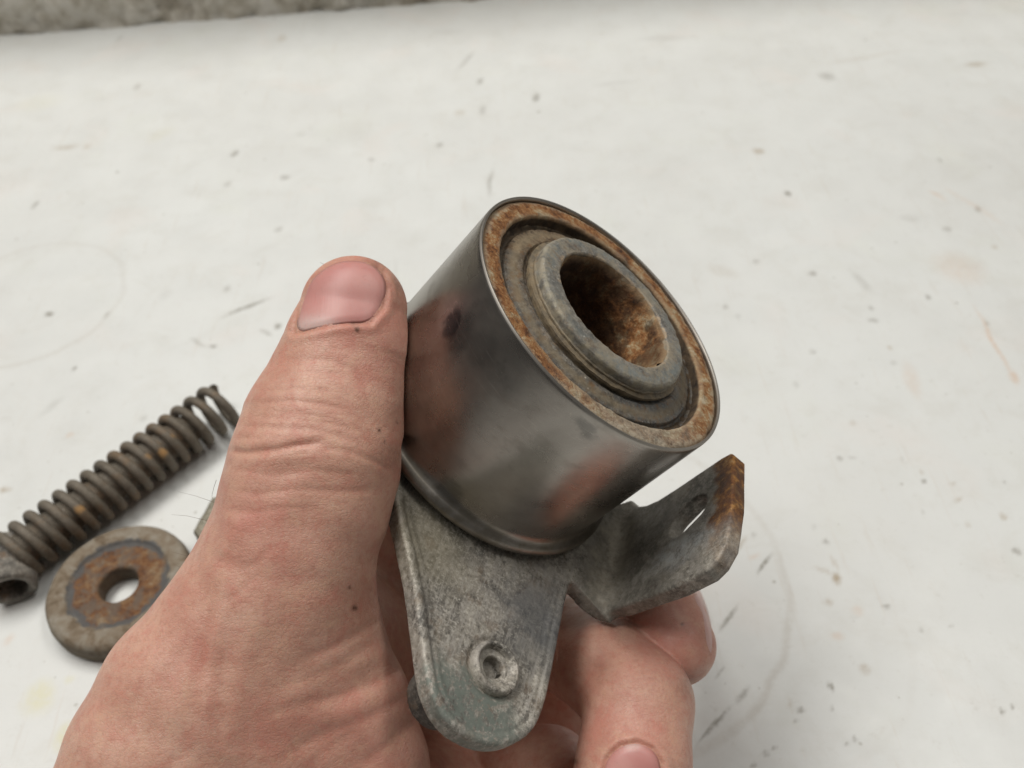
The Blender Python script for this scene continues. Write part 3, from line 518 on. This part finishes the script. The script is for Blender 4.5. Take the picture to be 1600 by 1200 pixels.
# creases and folds
THN = [(459, 519), (493, 512), (538, 503), (578, 503), (598, 481), (606, 448), (598, 425), (578, 408), (538, 404), (507, 416), (482, 439), (468, 473)]
MDN = [(940, 1215), (948, 1185), (968, 1166), (995, 1160), (1020, 1170), (1033, 1192), (1034, 1235), (1022, 1290), (985, 1310), (950, 1300), (938, 1260)]
def segd(px, py, pts):
    d = np.full(px.shape, 1e9); tt = np.zeros(px.shape); n = len(pts)-1
    for i in range(n):
        a = np.array(pts[i], float); b = np.array(pts[i+1], float); e = b-a; t = np.clip(((px-a[0])*e[0]+(py-a[1])*e[1])/(e@e), 0, 1)
        q = np.hypot(px-a[0]-e[0]*t, py-a[1]-e[1]*t); m = q < d; d = np.where(m, q, d); tt = np.where(m, (i+t)/n, tt)
    return d, tt
CREASE = [([(583, 406), (600, 422), (612, 447), (614, 470)], 3, .02), ([(598, 414), (616, 436), (624, 458)], 3, .012), ([(480, 580), (530, 584)], 4, .008), ([(410, 610), (460, 606), (520, 610)], 4, .01), ([(390, 650), (450, 652), (520, 662), (570, 676)], 4, .01),  # polyline, width px, depth cm
 ([(352, 702), (385, 707), (430, 702), (470, 694), (505, 690)], 5, .040), ([(500, 698), (545, 705), (590, 722), (615, 738)], 5, .018),
 ([(398, 628), (450, 626), (500, 630), (545, 640)], 4, .018), ([(415, 640), (470, 646), (520, 655)], 4, .010), ([(470, 560), (520, 563), (555, 580), (575, 605)], 5, .012),
 ([(440, 560), (500, 562)], 5, .008), ([(368, 664), (430, 668), (500, 672), (560, 690)], 5, .012), ([(360, 684), (420, 684), (480, 680)], 4, .010),
 ([(355, 730), (420, 742), (490, 735), (560, 742)], 6, .012), ([(350, 762), (400, 772), (460, 764), (540, 768), (600, 764)], 6, .014), ([(345, 795), (400, 800), (450, 792), (510, 798)], 6, .010),
 ([(600, 965), (560, 990), (520, 1012), (470, 1030)], 8, .030), ([(650, 1030), (600, 1060), (540, 1085), (470, 1100), (400, 1125)], 9, .028), ([(640, 1085), (580, 1120), (500, 1150), (430, 1190)], 10, .030),
 ([(590, 1000), (540, 1035), (480, 1062), (420, 1075)], 8, .018), ([(655, 1120), (610, 1160), (560, 1200)], 10, .022), ([(560, 1140), (500, 1180), (470, 1230)], 10, .018),
 ([(330, 950), (318, 1010), (306, 1070), (300, 1130)], 12, .035), ([(290, 1000), (262, 1060), (240, 1120), (225, 1190)], 14, .030), ([(365, 1060), (345, 1120), (335, 1200)], 14, .022),
 ([(300, 1170), (270, 1190), (240, 1230)], 9, .018), ([(430, 850), (400, 880), (370, 890)], 6, .010), ([(380, 840), (355, 872), (340, 880)], 6, .010), ([(400, 900), (370, 930), (345, 940)], 6, .010),
 ([(935, 1030), (920, 1070), (905, 1115)], 16, .06), ([(990, 1050), (1020, 1046), (1050, 1058)], 3, .008), ([(985, 1062), (1025, 1060), (1055, 1074)], 3, .008), ([(975, 1076), (1010, 1078)], 3, .006)]
RIDGE = [([(345, 930), (335, 1000), (325, 1070), (320, 1140)], 16, .035), ([(410, 960), (375, 1040), (355, 1120), (350, 1200)], 22, .03), ([(540, 1050), (580, 1030), (620, 1020)], 18, .03),
 ([(470, 1130), (540, 1110), (600, 1085)], 16, .025), ([(375, 800), (362, 840), (350, 880)], 20, .03), ([(380, 690), (440, 684), (520, 676)], 7, .014), ([(375, 720), (440, 718), (510, 712)], 8, .014)]
def px_of(V): return 800+FPX*V[:, 0]/-V[:, 2], 600-FPX*V[:, 1]/-V[:, 2]
px, py = px_of(V); view = -V/np.linalg.norm(V, axis=1)[:, None]; fac = np.clip(((G*view).sum(1)-.05)*3, 0, 1)
front = (V[:, 2] > -15.4) | (px > 870); fac = fac*front
disp = np.zeros(len(V)); dark = np.zeros(len(V))
for pts, w, dp in CREASE:
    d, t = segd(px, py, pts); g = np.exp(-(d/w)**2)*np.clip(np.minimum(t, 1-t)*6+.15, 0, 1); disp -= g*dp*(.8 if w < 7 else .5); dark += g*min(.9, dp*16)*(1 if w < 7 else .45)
for pts, w, dp in RIDGE:
    d, t = segd(px, py, pts); disp += np.exp(-(d/w)**2)*np.clip(np.minimum(t, 1-t)*4+.1, 0, 1)*dp
for poly, flat in ((THN, .035), (MDN, .03)):
    d = sdf_poly(px, py, poly); inn = np.clip(-d/10, 0, 1)
    disp += np.where(d < 0, -.03*np.clip(-d/5, 0, 1), 0)-.035*np.exp(-((d-1)/3.0)**2)+.022*np.exp(-((d-10)/7.0)**2); dark += .6*np.exp(-((d-2)/3.5)**2)
# soft unevenness of flesh
sv = V*np.array([1, 1, 1]); disp += .012*np.sin(sv[:, 0]*4.1+1.7*np.sin(sv[:, 1]*2.3))*np.sin(sv[:, 1]*3.7+1.3*np.sin(sv[:, 0]*2.9))
V = V+G*(disp*fac)[:, None]
# skin colour fields (cm scale), pinker over knuckles, pads and tips
def pat(x, y, r): return np.exp(-((px-x)**2+(py-y)**2)/(r*r))
pink = .9*pat(560, 470, 75)+.55*pat(600, 560, 45)+.45*pat(440, 870, 70)+.5*pat(395, 800, 55)+.5*pat(300, 1010, 60)+.5*pat(560, 1130, 70)+.5*pat(420, 1150, 60)+1.0*pat(1050, 985, 75)+.6*pat(995, 1150, 60)+.4*pat(620, 1180, 60)+.35*pat(480, 690, 40)+.4*pat(930, 1130, 50)
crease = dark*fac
grime = .5*pat(628, 440, 22)+.5*pat(590, 412, 18)+.5*pat(610, 715, 26)+.35*pat(620, 640, 18)+.25*pat(930, 1035, 24)+.45*pat(1075, 1070, 22)+0
for (x, y, r, k) in ((558, 515, 3.5, 1.6), (593, 672, 3, 1.2), (601, 690, 2.5, 1), (555, 950, 4, 1.8), (546, 918, 2.5, 1.3), (1066, 975, 2.5, .9), (900, 1190, 4, 1), (552, 503, 5, .7), (563, 500, 4, .6), (620, 660, 2.5, .8)): grime = grime+k*pat(x, y, r)
me = mesh_from(to_world(V), Q)
for nm, arr in (('crease', np.clip(crease, 0, 1)), ('pinkness', np.clip(pink, 0, 1.2)), ('grime', np.clip(grime, 0, 1.5))):
    at = me.attributes.new(nm, 'FLOAT', 'POINT'); at.data.foreach_set('value', arr.astype(np.float32))
def mat_skin():
    m = NM('skin'); n1 = m.noise(1.1, 5, .62); n2 = m.noise(5, 4, .65)
    c = m.ramp(n1, [(.3, (.52, .278, .205)), (.5, (.60, .355, .265)), (.7, (.66, .41, .315))])
    c = m.mix(m.mr(n2, .35, .7, 0, .35), c, (.50, .22, .165)); c = m.mix(m.math('MULTIPLY', m.attr('pinkness'), .55), c, (.52, .20, .165))
    vf = m.vor(13, 'DISTANCE_TO_EDGE', vec=m.mapv((0, 0, 0), (0, 0, .3), (1, 1.5, 1.2))); c = m.mix(m.mr(vf, .0, .08, .14, 0), c, (.36, .15, .10))
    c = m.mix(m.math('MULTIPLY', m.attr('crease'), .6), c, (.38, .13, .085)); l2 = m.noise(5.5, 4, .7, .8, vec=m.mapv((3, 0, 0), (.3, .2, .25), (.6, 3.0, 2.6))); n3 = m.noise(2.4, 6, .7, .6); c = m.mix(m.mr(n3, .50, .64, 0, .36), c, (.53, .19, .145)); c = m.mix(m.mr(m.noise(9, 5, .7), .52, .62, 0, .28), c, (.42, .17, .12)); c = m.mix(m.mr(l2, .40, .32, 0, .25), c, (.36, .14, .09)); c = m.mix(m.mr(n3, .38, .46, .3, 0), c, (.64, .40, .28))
    gm = m.math('MULTIPLY', m.attr('grime'), m.mr(m.noise(12, 4, .7), .3, .6, .45, 1.0)); c = m.mix(gm, c, (.16, .075, .05))
    lines = m.noise(2.6, 4, .6, .5, vec=m.mapv((0, 0, 0), (.3, .2, .25), (.7, 3.4, 3.0)))
    v = m.bump(lines, .22, .03); v = m.bump(l2, .30, .018, v); v = m.bump(m.mr(vf, 0, .12), .24, .012, v); v = m.bump(m.noise(24, 4, .8), .38, .012, v); v = m.bump(m.noise(3.0, 3, .5), .25, .04, v)
    return m.out(c, m.mr(n2, .3, .7, .36, .52), 0, v, Subsurface_Weight=.25, Subsurface_Radius=(1.0, .35, .2), Subsurface_Scale=.0022, Specular_IOR_Level=.42)
M_skin = mat_skin()
person = tag(link('person', me, M_skin), 'bare left hand gripping the tensioner pulley, thumb in front and fingers curled behind', 'person')
# nails: curved plates lying on the flesh
def mat_nail(name, lun=None):
    m = NM(name); c = m.ramp(m.noise(1.6, 3, .5), [(.3, (.50, .21, .19)), (.7, (.57, .285, .255))])
    if lun is not None: c = m.mix(m.math('MULTIPLY', m.attr('lunula'), .75), c, (.66, .50, .46))
    c = m.mix(m.math('MULTIPLY', m.attr('rim'), .18), c, (.40, .22, .17))
    v = m.bump(m.noise(3, 3, .5), .10, .02); v = m.bump(m.noise(5, 2, .5, vec=m.mapv((0, 0, 0), (0, 0, .25), (5, .4, .4))), .25, .008, v); c = m.mix(m.mr(m.noise(6, 5, .8), .56, .66, 0, .25), c, (.38, .17, .14)); return m.out(c, .46, 0, v, Subsurface_Weight=.2, Subsurface_Radius=(1, .4, .3), Subsurface_Scale=.001, Specular_IOR_Level=.5)
def nail(poly, d0, lift, dome, mat, lunf, rim=6.0):
    P = smooth_poly(poly, 2); c = P.mean(0); M = len(P); NR = 14; pts = [c]
    for i in range(1, NR+1): pts += list(c+(P-c)*(i/NR))
    pts = np.array(pts); D = np.stack([(pts[:, 0]-800)/FPX, -(pts[:, 1]-600)/FPX, -np.ones(len(pts))], 1); s = np.full(len(pts), d0-1.6)
    for _ in range(60): s = s+np.clip(f_body(*(D*s[:, None]).T), -.2, .2)*.7
    P3 = D*s[:, None]; _, g = newton(f_body, P3); e = np.clip(-sdf_poly(pts[:, 0], pts[:, 1], P)/9, 0, 1)
    P3 = P3+g*(lift+dome*(e-1))[:, None]
    Fq = [(0, 1+k, 1+(k+1) % M) for k in range(M)]
    for i in range(NR-1):
        for k in range(M): a = 1+i*M+k; b = 1+i*M+(k+1) % M; Fq.append((a, a+M, b+M, b))
    n0 = len(P3); low = P3[1+(NR-1)*M:]-g[1+(NR-1)*M:]*.10; P3 = np.concatenate([P3, low])
    for k in range(M): a = 1+(NR-1)*M+k; b = 1+(NR-1)*M+(k+1) % M; Fq.append((a, n0+k, n0+(k+1) % M, b))
    me = mesh_from(to_world(P3), Fq); pp = np.concatenate([pts, pts[-M:]])
    for nm, arr in (('lunula', lunf(pp[:, 0], pp[:, 1])), ('rim', np.clip(1+sdf_poly(pp[:, 0], pp[:, 1], P)/rim, 0, 1))):
        at = me.attributes.new(nm, 'FLOAT', 'POINT'); at.data.foreach_set('value', np.clip(arr, 0, 1).astype(np.float32))
    return link('fingernail', me, mat, person)
MN = mat_nail('nail_plate', 1)
nail(THN, 14.5, .000, .022, MN, lambda x, y: 1/(1+np.exp((np.hypot((x-490)/1.25, y-545)-50)/3.0)))
nail(MDN, 14.6, .012, .03, MN, lambda x, y: 1/(1+np.exp((np.hypot(x-988, y-1150)-22)/2.0)))
IXN = [(1080, 912), (1092, 918), (1104, 945), (1112, 975), (1117, 1010), (1113, 1040), (1104, 1015), (1096, 975), (1084, 940)]
nail(IXN, 15.3, .012, .02, MN, lambda x, y: x*0+.7)

# fine hairs standing off the side of the thumb
mhr = NM('hair_brown'); M_hair = mhr.out((.12, .07, .04), .5, 0)
for pts in ([(352, 795, 13.6), (332, 784, 13.7), (306, 775, 13.9), (278, 768, 14.0)], [(340, 818, 13.6), (318, 812, 13.8), (292, 806, 13.9), (268, 804, 14.1)], [(338, 750, 13.8), (334, 762, 13.8), (331, 775, 13.9), (336, 790, 13.8)],
            [(310, 880, 13.5), (290, 868, 13.6), (268, 862, 13.7)], [(514, 420, 14.3), (506, 413, 14.3), (500, 410, 14.3)], [(300, 905, 13.5), (284, 888, 13.6), (270, 880, 13.7)]):
    V = []; Fq = []; P = dens([eye(*p) for p in pts], .04); n0 = 0
    for i, p in enumerate(P):
        w = .0026*(1-i/len(P))+.001
        for k in range(4): V.append(p+np.array([math.cos(k*math.pi/2), math.sin(k*math.pi/2), 0])*w)
        if i:
            for k in range(4): Fq.append((n0+(i-1)*4+k, n0+(i-1)*4+(k+1) % 4, n0+i*4+(k+1) % 4, n0+i*4+k))
    link('hair', mesh_from(to_world(np.array(V)), Fq), M_hair, person)
